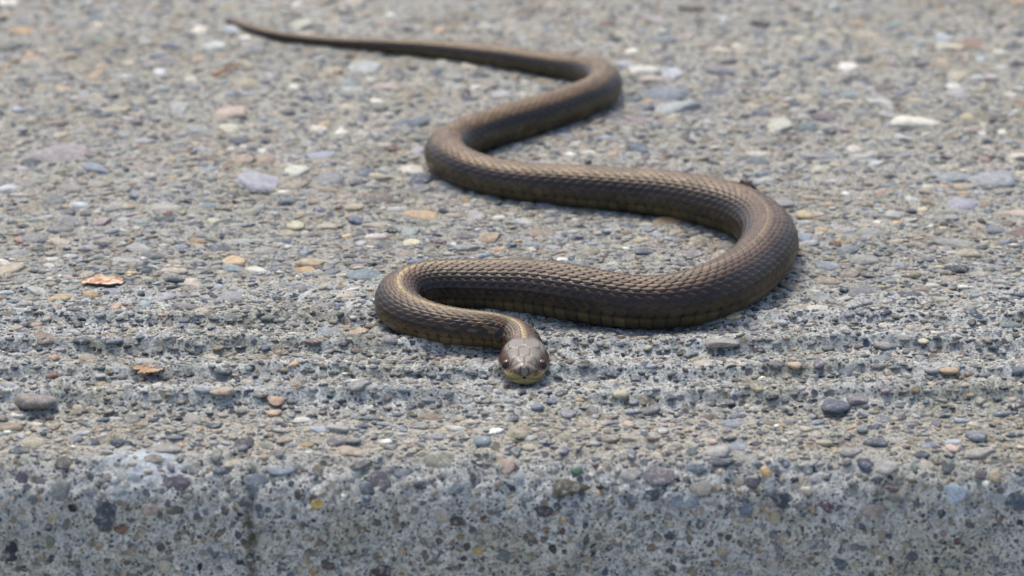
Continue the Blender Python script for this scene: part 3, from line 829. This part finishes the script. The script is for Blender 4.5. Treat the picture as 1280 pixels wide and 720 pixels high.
_wg = np.concatenate([np.linspace(-48, 0, 400), np.linspace(0.2, 440, 1800)])
def px_to_sheet(px, py):
    """x and run w of the sheet point seen at that pixel"""
    x = at(px, py, -1.0)[0]
    for _ in range(2):
        P, _n = surface(np.full(len(_wg), x), _wg)
        _, pv, dep = project(P)
        k = int(np.argmin(np.abs(pv - py)))
        x = (px - 640) / FPX * dep[k]
    return x, float(_wg[k])

def desat(c, k=0.72):
    c = np.array(c); m = c.mean()
    return m + (c - m) * k

stones = []      # x, w, half length, half depth, half height, turn, colour, size in pixels
for item in TR.replace('\n', '|').split('|'):
    f = [float(t) for t in item.split()]
    x, w = px_to_sheet(f[0], f[1])
    P, n = surface(np.array([x]), np.array([w]))
    dep = float(project(P[0])[2])
    view = (CAM - P[0]) / np.linalg.norm(CAM - P[0])
    q = FIL * math.pi / 2
    cosv = max(0.30, float(n[0] @ view))
    a = f[2] / 2 * dep / FPX
    b = min(f[3] / 2 * dep / FPX / cosv * 0.92, 1.9 * a if w < 0 else 1.5 * a)
    grow = 1.22 if w < 2 else 1.08
    a, b = a * grow, b * grow
    stones.append((x, w, a, b, 0.36 * min(a, b), math.radians(f[7]) * 1.0, lin(desat(f[4:7])) * (0.82 if w < 120 else 0.70), max(f[2], f[3]), True))

cellsz = 6.0
occ = {}
def fits(x, w, r):
    ci, cj = int(x // cellsz), int(w // cellsz)
    m = 3
    for i_ in range(ci - m, ci + m + 1):
        for j_ in range(cj - m, cj + m + 1):
            for (ox, ow, orr) in occ.get((i_, j_), ()):
                if (ox - x) ** 2 + (ow - w) ** 2 < (0.80 * (orr + r)) ** 2:
                    return False
    return True
def put(x, w, r):
    occ.setdefault((int(x // cellsz), int(w // cellsz)), []).append((x, w, r))
for s in stones:
    put(s[0], s[1], math.sqrt(s[2] * s[3]))

for (hx, hy, hr) in ((0, 3, 9), (0, 10, 9), (0, 18, 7), (-9, 16, 6)):
    put(HEAD_X + hx, HEAD_Y + hy - EDGE_Y, hr)
classes = [(5.2, 50, 1.0), (4.1, 260, 1.0), (3.1, 1100, 1.0), (2.4, 3000, 1.0), (1.8, 7000, 1.0), (1.3, 12000, 1.0), (0.85, 12000, 1.0)]
for (r0, tries, _) in classes:
    for _t in range(tries):
        if r0 < 1.0:
            w = rng.uniform(-46, 150); xl = 160
        elif r0 < 1.5:
            w = rng.uniform(-46, 300); xl = 195
        else:
            w = rng.uniform(-46, 425); xl = 225
        x = rng.uniform(-xl, xl)
        yt = EDGE_Y + max(w, 0)
        zone_ridge = yt > RIDGE0 and yt < CRESTS[-1] + 14
        on_face = w < -8
        if (r0 > 3.5 and (zone_ridge or w < 25)) or (r0 > 2.0 and w < 2):
            continue
        if r0 > 1.5 and (zone_ridge or w < 2) and rng.random() < (0.55 if r0 < 2 else 0.75 if r0 < 3 else 0.9):
            continue
        if w < 0 and r0 < 2.0 and rng.random() < (0.74 if r0 > 1 else 0.5):
            continue
        r = r0 * rng.uniform(0.8, 1.22)
        if not fits(x, w, r):
            continue
        put(x, w, r)
        asp = rng.uniform(1.0, 1.75)
        a, b = r * math.sqrt(asp), r / math.sqrt(asp)
        c = stone_color(rng)
        if (zone_ridge or on_face) and r < 2.0:
            c = c * (rng.uniform(0.6, 1.1) if on_face else rng.uniform(0.4, 1.05))
        turn = rng.normal(0, 0.5) if not on_face else rng.uniform(-1.5, 1.5)
        stones.append((x, w, a, b, 0.40 * b, turn, c, None, False))

def hidden_by_snake(P):
    """true where the snake stands on the stone or hides it"""
    d = np.hypot(SNAKE_XY[:, 0] - P[0], SNAKE_XY[:, 1] - P[1])
    if (d < SNAKE_R * 1.0).any():
        return True
    v = CAM - P
    for h in (4.0, 10.0):
        q = P + v * (h / v[2])
        d = np.hypot(SNAKE_XY[:, 0] - q[0], SNAKE_XY[:, 1] - q[1])
        if (d < SNAKE_R * 0.85).any():
            return True
    return False

X = np.array([s[0] for s in stones]); Wv = np.array([s[1] for s in stones])
P_all, N_all = surface(X, Wv)
P_mean = np.mean([surface(X + dx, Wv + dw)[0] - np.stack([X * 0 + dx, np.where(Wv > 0, dw, 0), X * 0], -1) for dx, dw in ((0, 0), (1.2, 0), (-1.2, 0), (0, 1.0), (0, -1.0))], axis=0)
info = []
for k, s in enumerate(stones):
    u, v_, dep = project(P_all[k])
    vis = -5 < u < 1285 and -5 < v_ < 725 and not hidden_by_snake(P_all[k])
    view = (CAM - P_all[k]) / np.linalg.norm(CAM - P_all[k])
    ap = math.sqrt(s[2] * s[3] * max(0.25, float(N_all[k] @ view))) * 2 * FPX / dep     # apparent size in pixels
    info.append((ap if vis else -ap, k))
order = sorted(info, reverse=True)
part_ids = {k for ap, k in order[:300] if ap > 0}

def stone_matrix(k):
    x, w, a, b, c, turn, col, _, traced = stones[k]
    n = Vector(N_all[k])
    n = (n + Vector((R.gauss(0, 0.10), R.gauss(0, 0.10), 0))).normalized()
    tx_ = Vector((1, 0, 0)); tx_ = (tx_ - n * tx_.dot(n)).normalized()
    ty_ = n.cross(tx_)
    if turn:
        ca, sa = math.cos(turn), math.sin(turn)
        tx_, ty_ = tx_ * ca + ty_ * sa, ty_ * ca - tx_ * sa
    proud = max(c * R.uniform(0.2, 0.5), R.uniform(0.15, 0.4)) if not traced else max(c * R.uniform(0.3, 0.55), R.uniform(0.4, 0.65))
    ctr = Vector(P_mean[k]) - n * (c * 0.78 - proud)
    return tx_, ty_, n, ctr, a, b, c

variants = []
for V_, F_ in BIGV:
    variants.append(mesh_np('pebble', V_ / MM * 1.0, F_, M_STONE))
# unit meshes: half axes of 1 m, scaled on the object
for k in sorted(part_ids):
    tx_, ty_, n, ctr, a, b, c = stone_matrix(k)
    o = bpy.data.objects.new('pebble', variants[R.randrange(len(variants))])
    link(o, pavement)
    m3 = Matrix((tx_, ty_, n)).transposed()
    o.rotation_euler = m3.to_euler()
    o.location = ctr * MM
    o.scale = (a * MM, b * MM, c * MM)
    o.color = (*[float(t) for t in stones[k][6]], 1.0)

VV_, FF_, CC_ = [], [], []
base_i = 0
for k, s in enumerate(stones):
    if k in part_ids:
        continue
    tx_, ty_, n, ctr, a, b, c = stone_matrix(k)
    lib = MIDV if min(a, b) > 1.25 else SMALLV
    V_, F_ = lib[R.randrange(len(lib))]
    B = np.array([tx_ * a, ty_ * b, n * c])
    VV_.append(V_ @ B + np.array(ctr)); FF_.append(F_ + base_i); base_i += len(V_)
    CC_.append(np.broadcast_to(s[6], (len(V_), 3)))
grit = bpy.data.objects.new('gravel', mesh_np('gravel', np.vstack(VV_), np.vstack(FF_), M_GRIT, colors=np.vstack(CC_)))
link(grit, pavement)
tag(grit, kind='stuff')
print('stones', len(stones), 'parts', len(part_ids))

# ------------------------------------------------------------------ litter
def flake(name, px, py, wid, dep, mat, label, cat, seed, curl=1.6, turn=0.0, lift=0.6, jag=0.35):
    """a thin torn, curled scrap with real thickness"""
    x, w = px_to_sheet(px, py)
    P, n = surface(np.array([x]), np.array([w]))
    nr, nc = 12, 40
    rad = np.linspace(0.0, 1.0, nr)[:, None]
    th = np.linspace(0, 2 * math.pi, nc, endpoint=False)[None, :]
    rim = 1 + jag * noise2(np.cos(th) * 2.2 + seed, np.sin(th) * 2.2, seed) + 0.5 * jag * noise2(np.cos(th) * 6 + seed, np.sin(th) * 6, seed + 3)
    u, v = rad * rim * np.cos(th) * wid / 2, rad * rim * np.sin(th) * dep / 2
    z = lift + curl * ((v / (dep / 2)) ** 2) * 0.6 + curl * 0.7 * noise2(u / 3.0 + seed, v / 3.0, seed + 5) + 0.35 * noise2(u / 1.1, v / 1.1, seed + 6) * rad
    z = np.maximum(z, 0.05)
    top = np.stack([u, v, z + 0.12], -1); bot = np.stack([u, v, z - 0.12], -1)
    verts = np.concatenate([top.reshape(-1, 3), bot.reshape(-1, 3)])
    f1 = grid_faces(nr, nc, True)
    f2 = f1[:, ::-1] + nr * nc
    j = np.arange(nc); a_ = (nr - 1) * nc + j; b_ = (nr - 1) * nc + (j + 1) % nc
    f3 = np.stack([a_, b_, b_ + nr * nc, a_ + nr * nc], -1)[:, ::-1]
    o = link(bpy.data.objects.new(name, mesh_np(name, verts, np.vstack([f1, f2, f3])[:, ::-1], mat)))
    near, _ = surface(x + np.linspace(-wid, wid, 9)[:, None] * 0.4, w + np.linspace(-dep, dep, 9)[None, :] * 0.4)
    o.location = (P[0][0] * MM, P[0][1] * MM, (0.4 * P[0][2] + 0.6 * near[..., 2].max()) * MM)
    o.rotation_euler = (0, 0, turn)
    return tag(o, label, cat)

M_BARK = plain('bark_flake_orange', (150, 88, 46), 0.75, 0.3, 0, 0.42, 0.5, col2=(196, 178, 154))
M_RUST = plain('rusty_leaf', (142, 98, 64), 0.8, 0.2, 0, 0.5, 0.5, col2=(168, 146, 118))
M_DARK = plain('dead_leaf_dark', (44, 30, 26), 0.7, 0.3, 0.6, 0.8, 0.6)
M_TWIG = plain('twig_bark', (140, 100, 76), 0.8, 0.2, 0.35, 0.9, 0.5)
M_BLACK = plain('dark_stalk', (28, 24, 22), 0.8, 0.2, 0.3, 0.9, 0.5)
flake('bark_flake', 130, 358, 13.5, 6.5, M_BARK, 'curled orange and white bark flake lying on the gravelly concrete', 'bark flake', 3, curl=1.0, jag=0.2)
flake('leaf_scrap', 187, 466, 7.2, 7.0, M_RUST, 'torn rusty orange leaf scrap against a grey stone on the ridges', 'leaf scrap', 8, curl=0.9, turn=0.5, lift=0.2, jag=0.4)
flake('leaf_scrap', 926, 240, 8.0, 6.0, M_DARK, 'dark shrivelled leaf scrap just behind the snake', 'leaf scrap', 14, curl=2.0, lift=0.8)

def twig(name, pts, r, mat, label):
    pts = np.array(pts, float)
    t = np.linspace(0, 1, 26)
    tt = np.linspace(0, 1, len(pts))
    C = np.stack([np.interp(t, tt, pts[:, k]) for k in range(3)], -1)
    C = gauss(C, 1.6)
    d = np.gradient(C, axis=0); d /= np.linalg.norm(d, axis=1, keepdims=True)
    s_ = np.cross(d, [0, 0, 1.0]); s_ /= np.linalg.norm(s_, axis=1, keepdims=True) + 1e-9
    u_ = np.cross(s_, d)
    nc = 9
    th = np.linspace(0, 2 * math.pi, nc, endpoint=False)
    rr = r * (1 - 0.55 * t) * (1 + 0.2 * noise2(t * 9, t * 0, 3))
    rr[0] *= 0.5; rr[-1] *= 0.3
    V_ = C[:, None] + rr[:, None, None] * (np.cos(th)[None, :, None] * s_[:, None] + np.sin(th)[None, :, None] * u_[:, None])
    o0 = V_.reshape(-1, 3).mean(0)
    o = link(bpy.data.objects.new(name, mesh_np(name, V_.reshape(-1, 3) - o0, grid_faces(26, nc, True), mat)))
    o.location = o0 * MM
    return tag(o, label, 'twig')
a, b_, c_ = at(268, 94, 0.8), at(282, 86, 1.6), at(302, 79, 1.2)
twig('twig', [a, b_, c_], 0.7, M_TWIG, 'short reddish brown twig on the pebbles below the tail tip')
a, b_ = at(790, 350, 0.4), at(787, 345, 2.2)
twig('twig', [a, (a + b_) / 2 + np.array([0.3, 0, 0]), b_], 0.45, M_BLACK, 'tiny black stalk standing beside the snake\'s lower loop')

# ------------------------------------------------------------------ focus on the lower loop
_f = at(640, 400, 5.0)
cd.dof.focus_distance = float((_f - CAM) @ FWD) * MM
